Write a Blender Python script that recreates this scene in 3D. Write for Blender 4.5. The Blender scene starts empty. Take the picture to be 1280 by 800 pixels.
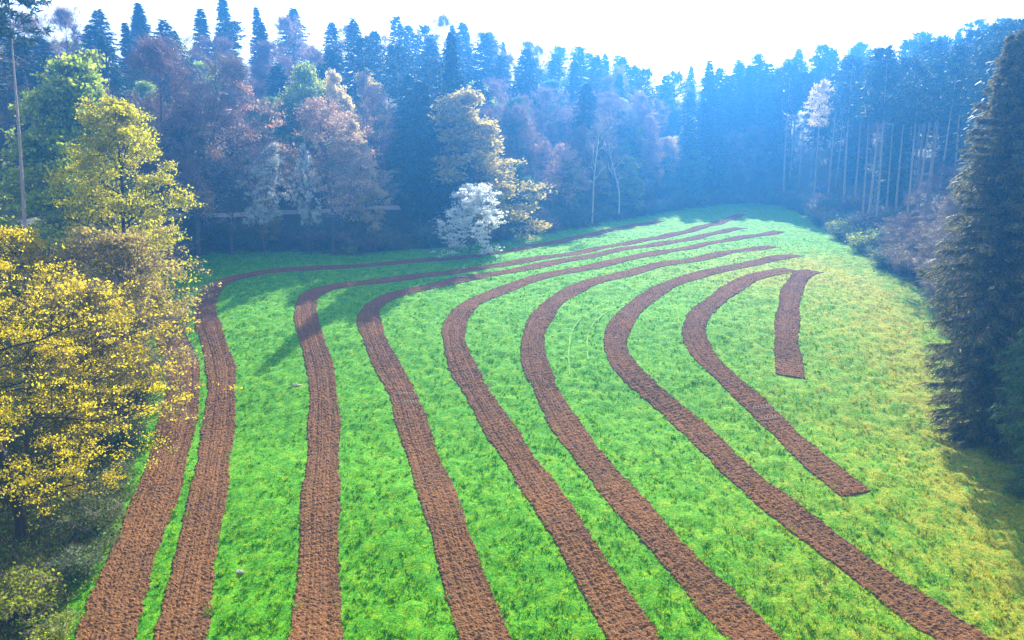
import bpy, math, random
import numpy as np
from mathutils import Vector

R = math.radians
scene = bpy.context.scene
COL = scene.collection

# ------------------------------------------------------------------ camera, world, sun, exposure
CAM_Z, PITCH, F = 30.0, 10.0, 853.0
cam_d = bpy.data.cameras.new("camera"); cam = bpy.data.objects.new("camera", cam_d); COL.objects.link(cam)
cam.location = (0, 0, CAM_Z); cam.rotation_euler = (R(90 - PITCH), 0, 0)
cam_d.sensor_width = 36; cam_d.lens = 36 * F / 1280; cam_d.clip_start = .5; cam_d.clip_end = 5000
scene.camera = cam

SUN_AZ, SUN_EL = 13.0, 36.0          # azimuth from the view direction (+Y), clockwise; elevation
w = bpy.data.worlds.new("World"); scene.world = w; w.use_nodes = True
nt = w.node_tree; bg = nt.nodes["Background"]
sky = nt.nodes.new("ShaderNodeTexSky"); sky.sky_type = 'NISHITA'; sky.sun_disc = False
sky.sun_elevation = R(SUN_EL); sky.sun_rotation = R(SUN_AZ); sky.altitude = 300
sky.air_density = 1.0; sky.dust_density = 3.0; sky.ozone_density = 1.0
hsv = nt.nodes.new("ShaderNodeHueSaturation"); hsv.inputs['Saturation'].default_value = .45; hsv.inputs['Value'].default_value = 1.0
nt.links.new(sky.outputs[0], hsv.inputs['Color']); nt.links.new(hsv.outputs[0], bg.inputs[0]); bg.inputs[1].default_value = 0.11
sl = bpy.data.lights.new("sun", 'SUN'); so = bpy.data.objects.new("sun", sl); COL.objects.link(so)
sl.energy = 5.0; sl.angle = R(0.5); sl.color = (1.0, .89, .70)
sd = Vector((math.sin(R(SUN_AZ)) * math.cos(R(SUN_EL)), math.cos(R(SUN_AZ)) * math.cos(R(SUN_EL)), math.sin(R(SUN_EL))))
so.rotation_euler = sd.to_track_quat('Z', 'Y').to_euler(); so.location = (0, 60, 120)
vs = scene.view_settings
vs.view_transform = 'Standard'; vs.look = 'None'; vs.exposure = 1.6; vs.gamma = 1; vs.use_curve_mapping = False
scene.render.engine = 'CYCLES'
scene.cycles.max_bounces = 6; scene.cycles.diffuse_bounces = 3; scene.cycles.transmission_bounces = 3
scene.cycles.volume_bounces = 1; scene.cycles.use_denoising = True
scene.cycles.sample_clamp_indirect = 4

HAZE_DENSITY = 0.0012
rs = np.random.RandomState(7)

# ------------------------------------------------------------------ terrain
# slope profile: distance along the view at which each picture row meets the ground
_rows = np.array([800, 715, 630, 545, 460, 400, 350, 320, 300, 280, 260, 250.])
_dist = np.array([41.3, 46.5, 53.3, 64, 76, 88, 105, 122, 145, 171, 205, 232])
_v = (_rows - 400) / F; _c, _s = math.cos(R(PITCH)), math.sin(R(PITCH))
PY = _dist * (_c - _v * _s); PZ = -_dist * (_s + _v * _c)
_Y = np.arange(-200, 900, 0.5)
_Z = np.interp(_Y, np.concatenate([[-200, 0, 25], PY, [900]]), np.concatenate([[-30.5, -29.2, PZ[0] - 1.2], PZ, [PZ[-1] + 2]]))
_k = np.exp(-np.linspace(-2.5, 2.5, 29) ** 2 / 2); _k /= _k.sum()
_Z = np.convolve(np.pad(_Z, 14, mode='edge'), _k, 'valid')

def base_z(x, y):
    z = np.interp(y, _Y, _Z) + CAM_Z
    z = z + .10 * np.sin(x * .31 + 1.3 * np.sin(y * .11)) + .08 * np.sin(y * .43 + x * .12) + .25 * np.sin(x * .06 + .5)
    return z

CT, ST = math.cos(R(PITCH)), math.sin(R(PITCH))
def ray(px, py):
    u, v = (px - 640) / F, (py - 400) / F
    return u, CT - v * ST, -(ST + v * CT)

def ground(px, py, fn=base_z, t1=700):
    dx, dy, dz = ray(px, py)
    t = np.arange(10, t1, .25)
    h = CAM_Z + dz * t - fn(dx * t, dy * t)
    i = int(np.argmax(h < 0)) if (h < 0).any() else len(t) - 1
    t0 = t[max(i - 1, 0)]; a, b = h[max(i - 1, 0)], h[i]
    tt = t0 + .25 * (a / (a - b + 1e-9))
    return dx * tt, dy * tt

# outline of the meadow (photo trace carried down to the ground)
EDGE_PX = [(20, 830), (95, 740), (140, 660), (160, 590), (178, 500), (180, 430), (205, 350), (235, 320), (300, 314), (440, 319),
           (560, 309), (700, 289), (800, 271), (880, 259), (935, 253), (975, 257), (1010, 272), (1050, 300), (1100, 337), (1165, 372),
           (1185, 420), (1205, 480), (1235, 540), (1275, 610), (1330, 700)]
EDGE = [ground(*p) for p in EDGE_PX]
EDGE = [(x * min(1, 232 / y), min(y, 232)) for x, y in EDGE]
EDGE = [(-32, 22)] + EDGE + [(52, 30), (50, -60), (-32, -60)]
EDGE = np.array(EDGE)

def edge_dist(x, y):
    """signed distance to the meadow outline, positive outside"""
    x = np.atleast_1d(np.asarray(x, float)); y = np.atleast_1d(np.asarray(y, float))
    d = np.full(x.shape, 1e9); inside = np.zeros(x.shape, bool)
    n = len(EDGE)
    for i in range(n):
        ax, ay = EDGE[i]; bx, by = EDGE[(i + 1) % n]
        ex, ey = bx - ax, by - ay
        t = np.clip(((x - ax) * ex + (y - ay) * ey) / (ex * ex + ey * ey), 0, 1)
        d = np.minimum(d, np.hypot(x - ax - t * ex, y - ay - t * ey))
        c = ((ay > y) != (by > y)) & (x < (bx - ax) * (y - ay) / (by - ay + 1e-12) + ax)
        inside ^= c
    return np.where(inside, -d, d)

def sstep(a, b, t):
    t = np.clip((t - a) / (b - a), 0, 1); return t * t * (3 - 2 * t)

def terrain(x, y):
    x = np.asarray(x, float); y = np.asarray(y, float); sh = np.broadcast(x, y).shape
    x, y = np.broadcast_arrays(x, y); xf, yf = x.ravel(), y.ravel()
    d = np.maximum(edge_dist(xf, yf), 0)
    right = sstep(.42, .52, xf / np.maximum(yf, 20))
    slope = (.40 * sstep(75, 125, yf) + .16 * sstep(140, 215, yf)) * (1 - .30 * right) + .05
    rise = 52 * (1 - np.exp(-(d * slope) / 52))
    z = base_z(xf, yf) + rise * sstep(0, 8, d) + .3 * np.sin(xf * .21) * np.sin(yf * .17) * sstep(2, 12, d)
    return z.reshape(sh)

def terrain1(x, y): return float(terrain(np.array([x]), np.array([y]))[0])

def at(px, Y):
    """ground point on image column px at distance Y"""
    x = (px - 640) / F * Y
    for _ in range(6):
        z = terrain1(x, Y)
        x = (px - 640) / F * (Y * CT + (CAM_Z - z) * ST)
    return x, Y, z

def height_for(x, Y, z, top_py):
    v = (top_py - 400) / F
    zt = CAM_Z - Y * (ST + v * CT) / (CT - v * ST)
    return zt - z

# ------------------------------------------------------------------ mesh helpers
def np_mesh(name, groups, mats, smooth=False, mat_idx=None, attrs=None):
    """groups: list of (V[n,3], Faces[m,k], material index)"""
    vs_, loops, starts, tot, mi = [], [], [], [], []
    off = 0; ls = 0
    for V, Fc, m in groups:
        if len(Fc) == 0: continue
        V = np.asarray(V, np.float32); Fc = np.asarray(Fc, np.int32)
        vs_.append(V); loops.append((Fc + off).ravel()); k = Fc.shape[1]
        starts.append(ls + np.arange(len(Fc)) * k); tot.append(np.full(len(Fc), k)); mi.append(np.full(len(Fc), m))
        off += len(V); ls += Fc.size
    me = bpy.data.meshes.new(name)
    V = np.concatenate(vs_); L = np.concatenate(loops); S = np.concatenate(starts); T = np.concatenate(tot)
    me.vertices.add(len(V)); me.vertices.foreach_set('co', V.ravel())
    me.loops.add(len(L)); me.loops.foreach_set('vertex_index', L.astype(np.int32))
    me.polygons.add(len(S)); me.polygons.foreach_set('loop_start', S.astype(np.int32)); me.polygons.foreach_set('loop_total', T.astype(np.int32))
    me.polygons.foreach_set('material_index', np.concatenate(mi).astype(np.int32))
    me.polygons.foreach_set('use_smooth', np.full(len(S), smooth))
    if attrs:
        for an, av in attrs.items():
            a = me.attributes.new(an, 'FLOAT', 'POINT'); a.data.foreach_set('value', np.asarray(av, np.float32).ravel())
    me.update(calc_edges=True)
    for m in mats: me.materials.append(m)
    return me

def link(name, me, parent=None, loc=None):
    o = bpy.data.objects.new(name, me); COL.objects.link(o)
    if parent: o.parent = parent
    if loc: o.location = loc
    return o

def tag(o, label=None, cat=None, group=None, kind=None):
    if label: o['label'] = label
    if cat: o['category'] = cat
    if group: o['group'] = group
    if kind: o['kind'] = kind
    return o

def tubes(lines, sides=6):
    """lines: list of (pts[n,3], radii[n]) -> V, F(quads)"""
    Vs, Fs = [], []; off = 0
    ang = np.linspace(0, 2 * np.pi, sides, endpoint=False)
    ca, sa = np.cos(ang), np.sin(ang)
    for P, r in lines:
        P = np.asarray(P, float); n = len(P)
        d = np.gradient(P, axis=0); d /= np.linalg.norm(d, axis=1)[:, None] + 1e-9
        ref = np.array([0, 0, 1.]) if abs(d[0, 2]) < .9 else np.array([1., 0, 0])
        a = np.cross(d, ref); a /= np.linalg.norm(a, axis=1)[:, None] + 1e-9
        b = np.cross(d, a)
        V = P[:, None] + np.asarray(r)[:, None, None] * (a[:, None] * ca[None, :, None] + b[:, None] * sa[None, :, None])
        Vs.append(V.reshape(-1, 3))
        i = np.arange(n - 1)[:, None] * sides; j = np.arange(sides)[None]; j2 = (j + 1) % sides
        Fs.append(np.stack([i + j, i + j2, i + sides + j2, i + sides + j], -1).reshape(-1, 4) + off)
        off += n * sides
    return np.concatenate(Vs), np.concatenate(Fs)

def rnd_dir(n, r):
    d = r.normal(size=(n, 3)); return d / np.linalg.norm(d, axis=1)[:, None]

def blades(P, D, L, W, r, tip=.15):
    """flat tapering blades (quads) from P along D"""
    n = len(P); L = np.broadcast_to(L, (n,))[:, None]; W = np.broadcast_to(W, (n,))[:, None]
    s = np.cross(D, rnd_dir(n, r)); s /= np.linalg.norm(s, axis=1)[:, None] + 1e-9
    e = P + D * L
    V = np.stack([P - s * W * .5, P + s * W * .5, e + s * W * .5 * tip, e - s * W * .5 * tip], 1).reshape(-1, 3)
    return V, np.arange(n * 4).reshape(n, 4)

def leaves(P, size, r, up=.35):
    """small diamond leaves, random turn, partly facing up"""
    n = len(P); size = np.broadcast_to(size, (n,))[:, None]
    nrm = rnd_dir(n, r) + np.array([0, 0, up]); nrm /= np.linalg.norm(nrm, axis=1)[:, None]
    a = np.cross(nrm, rnd_dir(n, r)); a /= np.linalg.norm(a, axis=1)[:, None] + 1e-9
    b = np.cross(nrm, a)
    V = np.stack([P - a * size * .5, P + b * size * .3, P + a * size * .5 + nrm * size * .08, P - b * size * .3], 1).reshape(-1, 3)
    return V, np.arange(n * 4).reshape(n, 4)

# ------------------------------------------------------------------ materials
def new_mat(name):
    m = bpy.data.materials.new(name); m.use_nodes = True
    n = m.node_tree.nodes; n.clear()
    return m, n, m.node_tree.links

def ramp(n, stops):
    c = n.new('ShaderNodeValToRGB'); e = c.color_ramp.elements
    while len(e) > 1: e.remove(e[-1])
    e[0].position = stops[0][0]; e[0].color = (*stops[0][1], 1)
    for p, col in stops[1:]:
        k = e.new(p); k.color = (*col, 1)
    return c

def leaf_mat(name, cols, trans=.35, rough=.6, objvar=.0):
    m, n, l = new_mat(name)
    geo = n.new('ShaderNodeNewGeometry')
    r_ = ramp(n, [(i / max(len(cols) - 1, 1), c) for i, c in enumerate(cols)])
    l.new(geo.outputs['Random Per Island'], r_.inputs[0])
    col = r_.outputs[0]
    oi = n.new('ShaderNodeObjectInfo'); hs = n.new('ShaderNodeHueSaturation')
    mr = n.new('ShaderNodeMapRange'); l.new(oi.outputs['Random'], mr.inputs[0])
    mr.inputs[3].default_value = 1 - objvar; mr.inputs[4].default_value = 1 + objvar
    l.new(mr.outputs[0], hs.inputs['Value']); l.new(col, hs.inputs['Color'])
    mr2 = n.new('ShaderNodeMapRange'); l.new(oi.outputs['Random'], mr2.inputs[0])
    mr2.inputs[3].default_value = .5 - objvar * .06; mr2.inputs[4].default_value = .5 + objvar * .06
    l.new(mr2.outputs[0], hs.inputs['Hue']); col = hs.outputs[0]
    p = n.new('ShaderNodeBsdfPrincipled'); p.inputs['Roughness'].default_value = rough
    p.inputs['Specular IOR Level'].default_value = .25
    l.new(col, p.inputs['Base Color'])
    t = n.new('ShaderNodeBsdfTranslucent'); l.new(col, t.inputs[0])
    mx = n.new('ShaderNodeMixShader'); mx.inputs[0].default_value = trans
    l.new(p.outputs[0], mx.inputs[1]); l.new(t.outputs[0], mx.inputs[2])
    o = n.new('ShaderNodeOutputMaterial'); l.new(mx.outputs[0], o.inputs[0])
    return m

def bark_mat(name, c1, c2, scale=3):
    m, n, l = new_mat(name)
    tc = n.new('ShaderNodeTexCoord'); mp = n.new('ShaderNodeMapping'); mp.inputs['Scale'].default_value = (scale * 2, scale * 2, scale * .35)
    l.new(tc.outputs['Object'], mp.inputs[0])
    no = n.new('ShaderNodeTexNoise'); no.inputs['Scale'].default_value = 1.5; no.inputs['Detail'].default_value = 5
    l.new(mp.outputs[0], no.inputs[0])
    r_ = ramp(n, [(.3, c1), (.7, c2)]); l.new(no.outputs[0], r_.inputs[0])
    p = n.new('ShaderNodeBsdfPrincipled'); p.inputs['Roughness'].default_value = .9
    l.new(r_.outputs[0], p.inputs['Base Color'])
    b = n.new('ShaderNodeBump'); b.inputs['Strength'].default_value = .6; b.inputs['Distance'].default_value = .05
    l.new(no.outputs[0], b.inputs['Height']); l.new(b.outputs[0], p.inputs['Normal'])
    o = n.new('ShaderNodeOutputMaterial'); l.new(p.outputs[0], o.inputs[0])
    return m

M = {}
M['spruce'] = leaf_mat('spruce_needles', [(.02, .05, .035), (.04, .09, .05), (.07, .13, .07)], .12, objvar=.35)
M['spruce_near'] = leaf_mat('spruce_needles_near', [(.07, .08, .03), (.16, .18, .07), (.27, .27, .12), (.28, .20, .12)], .35, objvar=.1)
M['spruce_young'] = leaf_mat('spruce_young_needles', [(.05, .10, .03), (.12, .20, .05), (.20, .28, .08)], .25, objvar=.1)
M['pine'] = leaf_mat('pine_needles', [(.02, .05, .035), (.04, .09, .05), (.07, .13, .06)], .15, objvar=.3)
M['twig_pink'] = leaf_mat('budding_twigs', [(.24, .15, .14), (.36, .24, .21), (.46, .33, .27)], .2, objvar=.35)
M['twig_grey'] = leaf_mat('grey_twigs', [(.14, .11, .10), (.24, .19, .17), (.34, .28, .24)], .1, objvar=.3)
M['twig_pale'] = leaf_mat('pale_twigs', [(.30, .25, .22), (.42, .36, .32), (.5, .45, .40)], .1, objvar=.2)
M['leaf_rust'] = leaf_mat('rust_buds', [(.45, .20, .13), (.60, .34, .20), (.66, .46, .24)], .35, objvar=.2)
M['leaf_green'] = leaf_mat('fresh_green_leaves', [(.18, .30, .02), (.36, .48, .04), (.60, .68, .08)], .6, objvar=.2)
M['leaf_mid'] = leaf_mat('mid_green_leaves', [(.06, .14, .05), (.12, .24, .08), (.20, .33, .11)], .4, objvar=.3)
M['leaf_yellow'] = leaf_mat('golden_leaves', [(.42, .32, .008), (.66, .54, .012), (.82, .70, .015), (.92, .80, .04)], .6)
M['leaf_lime'] = leaf_mat('lime_leaves', [(.32, .32, .01), (.58, .56, .015), (.80, .74, .03)], .6)
M['leaf_olive'] = leaf_mat('olive_leaves', [(.42, .34, .06), (.62, .52, .10), (.78, .66, .16)], .55, objvar=.15)
M['leaf_cream'] = leaf_mat('cream_leaves', [(.55, .44, .20), (.72, .60, .30), (.85, .75, .42)], .55, objvar=.15)
M['blossom'] = leaf_mat('white_blossom', [(.66, .70, .68), (.82, .85, .84), (.9, .92, .9)], .5, objvar=.05)
M['bark_dark'] = bark_mat('dark_bark', (.02, .016, .012), (.07, .055, .04))
M['bark'] = bark_mat('brown_bark', (.07, .05, .04), (.18, .13, .10))
M['bark_pale'] = bark_mat('pale_bark', (.28, .21, .17), (.55, .44, .36))
M['bark_birch'] = bark_mat('birch_bark', (.45, .42, .38), (.8, .77, .72))

def ground_mat():
    m, n, l = new_mat('meadow_and_forest_floor')
    tc = n.new('ShaderNodeTexCoord')
    def noise(scale, detail=4, rough=.6, sc=None):
        q = n.new('ShaderNodeTexNoise'); q.inputs['Scale'].default_value = scale; q.inputs['Detail'].default_value = detail
        q.inputs['Roughness'].default_value = rough
        if sc:
            mp = n.new('ShaderNodeMapping'); mp.inputs['Scale'].default_value = sc; l.new(tc.outputs['Object'], mp.inputs[0]); l.new(mp.outputs[0], q.inputs[0])
        else: l.new(tc.outputs['Object'], q.inputs[0])
        return q.outputs[0]
    def mix(f, a, b, mode='MIX'):
        q = n.new('ShaderNodeMix'); q.data_type = 'RGBA'; q.blend_type = mode
        if isinstance(f, float): q.inputs[0].default_value = f
        else: l.new(f, q.inputs[0])
        for s, v in ((q.inputs[6], a), (q.inputs[7], b)):
            if isinstance(v, tuple): s.default_value = (*v, 1)
            else: l.new(v, s)
        return q.outputs[2]
    def att(nm):
        a = n.new('ShaderNodeAttribute'); a.attribute_name = nm; return a.outputs['Fac']
    fine = noise(7, 6, .8); mid = noise(1.1, 6, .75); big = noise(.09, 3)
    g1 = ramp(n, [(.36, (.006, .04, .002)), (.44, (.02, .17, .002)), (.53, (.07, .36, .003)), (.64, (.26, .54, .008))]); l.new(fine, g1.inputs[0])
    g2 = ramp(n, [(.36, (.02, .18, .003)), (.5, (.09, .38, .004)), (.62, (.32, .52, .010))]); l.new(mid, g2.inputs[0])
    grass = mix(.45, g1.outputs[0], g2.outputs[0])
    dry_lit_col = ramp(n, [(.36, (.08, .16, .008)), (.5, (.34, .38, .02)), (.66, (.58, .46, .05))]); l.new(fine, dry_lit_col.inputs[0])
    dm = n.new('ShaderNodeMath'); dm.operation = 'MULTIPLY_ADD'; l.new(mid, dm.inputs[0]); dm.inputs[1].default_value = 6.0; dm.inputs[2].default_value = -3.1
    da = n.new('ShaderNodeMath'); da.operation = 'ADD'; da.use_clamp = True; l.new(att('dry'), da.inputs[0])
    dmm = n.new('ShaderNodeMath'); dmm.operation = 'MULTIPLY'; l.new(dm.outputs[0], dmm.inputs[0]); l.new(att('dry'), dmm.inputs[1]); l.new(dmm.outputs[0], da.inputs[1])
    grass = mix(da.outputs[0], grass, dry_lit_col.outputs[0])  # yellow of the dry grass, and of the sunlight painted at the crest
    # bare earth freckles
    bare = ramp(n, [(.68, (0, 0, 0)), (.74, (1, 1, 1))]); l.new(noise(.35, 6, .7), bare.inputs[0])
    grass = mix(bare.outputs[0], grass, (.16, .12, .07))
    fl = ramp(n, [(.3, (.05, .035, .02)), (.45, (.12, .085, .045)), (.55, (.08, .11, .03)), (.7, (.10, .19, .03))]); l.new(noise(1.3, 6, .7), fl.inputs[0])
    col = mix(att('cover'), fl.outputs[0], grass)
    p = n.new('ShaderNodeBsdfPrincipled'); p.inputs['Roughness'].default_value = .85; p.inputs['Specular IOR Level'].default_value = .15
    l.new(col, p.inputs['Base Color'])
    b = n.new('ShaderNodeBump'); b.inputs['Strength'].default_value = .9; b.inputs['Distance'].default_value = .28
    l.new(noise(3.2, 7, .75), b.inputs['Height']); l.new(b.outputs[0], p.inputs['Normal'])
    o = n.new('ShaderNodeOutputMaterial'); l.new(p.outputs[0], o.inputs[0])
    return m

def soil_mat():
    m, n, l = new_mat('tilled_soil')
    tc = n.new('ShaderNodeTexCoord')
    q = n.new('ShaderNodeTexNoise'); q.inputs['Scale'].default_value = 13; q.inputs['Detail'].default_value = 6; q.inputs['Roughness'].default_value = .8
    l.new(tc.outputs['Object'], q.inputs[0])
    r_ = ramp(n, [(.36, (.020, .011, .005)), (.45, (.11, .056, .025)), (.55, (.23, .122, .055)), (.67, (.54, .34, .16))]); l.new(q.outputs[0], r_.inputs[0])
    q2 = n.new('ShaderNodeTexNoise'); q2.inputs['Scale'].default_value = .25; q2.inputs['Detail'].default_value = 3; l.new(tc.outputs['Object'], q2.inputs[0])
    r2 = ramp(n, [(.35, (.85, .80, .80)), (.65, (1.1, .95, .82))]); l.new(q2.outputs[0], r2.inputs[0])
    mx = n.new('ShaderNodeMix'); mx.data_type = 'RGBA'; mx.blend_type = 'MULTIPLY'; mx.inputs[0].default_value = 1
    l.new(r_.outputs[0], mx.inputs[6]); l.new(r2.outputs[0], mx.inputs[7])
    p = n.new('ShaderNodeBsdfPrincipled'); p.inputs['Roughness'].default_value = .95; p.inputs['Specular IOR Level'].default_value = .1
    l.new(mx.outputs[2], p.inputs['Base Color'])
    b = n.new('ShaderNodeBump'); b.inputs['Strength'].default_value = .9; b.inputs['Distance'].default_value = .06
    l.new(q.outputs[0], b.inputs['Height']); l.new(b.outputs[0], p.inputs['Normal'])
    o = n.new('ShaderNodeOutputMaterial'); l.new(p.outputs[0], o.inputs[0])
    return m
M['ground'] = ground_mat(); M['soil'] = soil_mat()
M['stone'] = bark_mat('pale_stone', (.20, .18, .16), (.42, .40, .37), 2)
M['gravel'] = bark_mat('pale_gravel', (.40, .39, .37), (.62, .60, .57), 3)
def blade_mat():
    m = leaf_mat('grass_blades', [(.015, .14, .002), (.05, .30, .003), (.14, .46, .004), (.38, .60, .012)], .45)
    n, l = m.node_tree.nodes, m.node_tree.links
    r_ = next(q for q in n if q.type == 'VALTORGB'); geo = next(q for q in n if q.type == 'NEW_GEOMETRY')
    tc = n.new('ShaderNodeTexCoord'); no = n.new('ShaderNodeTexNoise'); no.inputs['Scale'].default_value = 3.2; no.inputs['Detail'].default_value = 5; no.inputs['Roughness'].default_value = .75
    l.new(tc.outputs['Object'], no.inputs[0])
    mr = n.new('ShaderNodeMapRange'); mr.inputs[1].default_value = .42; mr.inputs[2].default_value = .60; mr.inputs[3].default_value = -.2; mr.inputs[4].default_value = .85; l.new(no.outputs[0], mr.inputs[0])
    a = n.new('ShaderNodeMath'); a.operation = 'MULTIPLY_ADD'; l.new(geo.outputs['Random Per Island'], a.inputs[0]); a.inputs[1].default_value = .4; l.new(mr.outputs[0], a.inputs[2])
    l.new(a.outputs[0], r_.inputs[0]); return m
M['grass_blade'] = blade_mat()
M['dry_blade'] = leaf_mat('dry_grass_blades', [(.10, .24, .008), (.30, .42, .015), (.55, .50, .03), (.62, .48, .07)], .35)  # dry grass; these blades also colour the painted sunlit crest
M['undergrowth'] = leaf_mat('undergrowth_leaves', [(.05, .10, .02), (.10, .22, .02), (.16, .15, .05), (.26, .40, .04)], .3)

# ------------------------------------------------------------------ tilled strips: centre lines
STRIPS = [
 ([(130,800),(146,750),(163,700),(184,650),(202,600),(219,540),(229,480),(222,440),(203,405),(180,380)], 3.5, 'reddish tilled strip beside the yellow trees at the meadow edge, shortest on its side'),
 ([(226,800),(243,700),(258,630),(268,570),(276,500),(276,460),(266,425),(257,395),(259,372),(280,352),(325,341),(400,335),(500,328),(600,319),(660,309),(712,299),(757,289),(825,276)], 3.0, 'long tilled strip that hooks round first, running closest under the forest edge'),
 ([(394,800),(398,715),(400,630),(405,545),(404,490),(399,455),(390,425),(383,400),(383,382),(393,366),(440,355),(509,347),(561,341),(600,335),(678,322),(776,306),(873,285),(928,268)], 3.0, 'tilled strip running almost straight up past the pale stone patch, then hooking to the far end'),
 ([(607,800),(577,715),(551,630),(520,545),(502,490),(480,450),(465,415),(461,391),(475,377),(499,367),(544,357),(600,345),(698,327),(807,308),(928,285)], 3.0, 'tilled strip with two pale wheel marks across it below its bend'),
 ([(795,800),(738,710),(683,622),(640,560),(600,497),(577,455),(567,420),(574,395),(600,374),(659,351),(756,330),(834,314),(912,300),(975,289)], 3.0, 'tilled strip in the middle of the meadow, between the wheel marked one and the curved tyre tracks'),
 ([(945,800),(882,735),(820,668),(765,605),(715,543),(684,490),(668,450),(667,420),(676,398),(698,374),(733,355),(795,339),(873,324),(967,308)], 3.0, 'tilled strip just beyond the curved tyre tracks, on their near side'),
 ([(1215,806),(1148,762),(1095,724),(1010,660),(925,592),(865,533),(803,480),(778,453),(769,425),(784,394),(811,371),(850,351),(912,335),(951,327),(998,319)], 3.0, 'longest tilled strip crossing the bright sunny grass down to the corner'),
 ([(1071,618),(1027,583),(985,545),(946,507),(908,472),(882,447),(868,420),(870,402),(881,386),(912,363),(940,347),(990,337)], 3.0, 'short tilled strip ending squarely in the middle of the sunny grass'),
 ([(988,471),(986,449),(983,425),(985,394),(990,363),(1000,347),(1008,341),(1020,339)], 3.0, 'shortest tilled strip, a stubby bar near the crest'),
]

def smooth_line(pts, step):
    """Catmull-Rom then resample by arc length"""
    P = np.array(pts, float); P = np.vstack([2 * P[0] - P[1], P, 2 * P[-1] - P[-2]])
    out = []
    for i in range(1, len(P) - 2):
        t = np.linspace(0, 1, 24, endpoint=False)[:, None]
        a, b, c, d = P[i - 1], P[i], P[i + 1], P[i + 2]
        out.append(.5 * ((2 * b) + (-a + c) * t + (2 * a - 5 * b + 4 * c - d) * t ** 2 + (-a + 3 * b - 3 * c + d) * t ** 3))
    out = np.vstack(out + [P[-2][None]])
    k = 9
    pad = np.vstack([np.repeat(out[:1], k // 2, 0), out, np.repeat(out[-1:], k // 2, 0)])
    o2 = np.stack([np.convolve(pad[:, j], np.ones(k) / k, 'valid') for j in range(2)], 1); o2[0] = out[0]; o2[-1] = out[-1]
    s = np.concatenate([[0], np.cumsum(np.hypot(*np.diff(o2, axis=0).T))])
    q = np.arange(0, s[-1], step)
    return np.stack([np.interp(q, s, o2[:, 0]), np.interp(q, s, o2[:, 1])], 1)

LINES = []
for pts, wd, lb in STRIPS:
    g = [ground(*p) for p in pts]
    if pts[0][1] >= 800:                      # carry on out of the frame towards the viewer
        a, b = np.array(g[0]), np.array(g[1]); dd = (a - b) / np.linalg.norm(a - b)
        g = [tuple(a + dd * 14)] + g
    LINES.append((smooth_line(g, .11), wd))

# raster mask of distance to strips
MX0, MY0, MS = -80., 10., .25
MW, MH = int(200 / MS), int(240 / MS)
mask = np.full((MW, MH), 9., np.float32)
for ln, wd in LINES:
    for p in ln[::3]:
        i0 = int((p[0] - MX0) / MS); j0 = int((p[1] - MY0) / MS); k = 12
        a0, a1, b0, b1 = max(i0 - k, 0), min(i0 + k, MW), max(j0 - k, 0), min(j0 + k, MH)
        if a0 >= a1 or b0 >= b1: continue
        xx = MX0 + (np.arange(a0, a1) + .5) * MS; yy = MY0 + (np.arange(b0, b1) + .5) * MS
        dd = np.hypot(xx[:, None] - p[0], yy[None] - p[1]) - wd / 2
        mask[a0:a1, b0:b1] = np.minimum(mask[a0:a1, b0:b1], dd)
def strip_dist(x, y):
    i = np.clip(((x - MX0) / MS).astype(int), 0, MW - 1); j = np.clip(((y - MY0) / MS).astype(int), 0, MH - 1)
    return mask[i, j]

# ------------------------------------------------------------------ ground sheet
def axis(core0, core1, step, lo, hi):
    a = list(np.arange(core0, core1, step)); s = step
    x = core1; up = []
    while x < hi: up.append(x); s *= 1.12; x += s
    up.append(hi); s = step; x = core0 - step; dn = []
    while x > lo: dn.append(x); s *= 1.12; x -= s
    dn.append(lo)
    return np.array(dn[::-1] + a + up)
gx = axis(-75, 95, .4, -700, 700); gy = axis(28, 215, .4, -300, 800)
X, Yg = np.meshgrid(gx, gy, indexing='ij')
ED = edge_dist(X.ravel(), Yg.ravel())
Z = terrain(X, Yg)
bump = rs.normal(size=Z.shape); bump = (bump + .8 * np.roll(bump, 1, 0) + .8 * np.roll(bump, 1, 1) + .5 * np.roll(bump, (1, 1), (0, 1)))
low = rs.normal(size=Z.shape); kk = np.array([.25, .5, .9, 1, .9, .5, .25]); kk /= kk.sum()
for ax in (0, 1): low = np.apply_along_axis(lambda v: np.convolve(v, kk, 'same'), ax, low)
low /= low.std()
sdist = np.full(Z.shape, 9.); inn = (X > MX0) & (X < MX0 + MW * MS) & (Yg > MY0) & (Yg < MY0 + MH * MS)
sdist[inn] = strip_dist(X[inn], Yg[inn])
near = (X > -76) & (X < 96) & (Yg > 27) & (Yg < 216)
Z = Z + (bump * .05 + np.maximum(low, -.7) * .04) * sstep(.1, .7, sdist) * near - .05 * (sdist < -.4)
nx, ny = X.shape
i, j = np.meshgrid(np.arange(nx - 1), np.arange(ny - 1), indexing='ij')
q = np.stack([i * ny + j, (i + 1) * ny + j, (i + 1) * ny + j + 1, i * ny + j + 1], -1).reshape(-1, 4)
DRY_LINE = np.array([ground(*p) for p in [(1010, 330), (1090, 365), (1130, 430), (1175, 520), (1215, 600), (1260, 700), (1310, 800)]])
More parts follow.
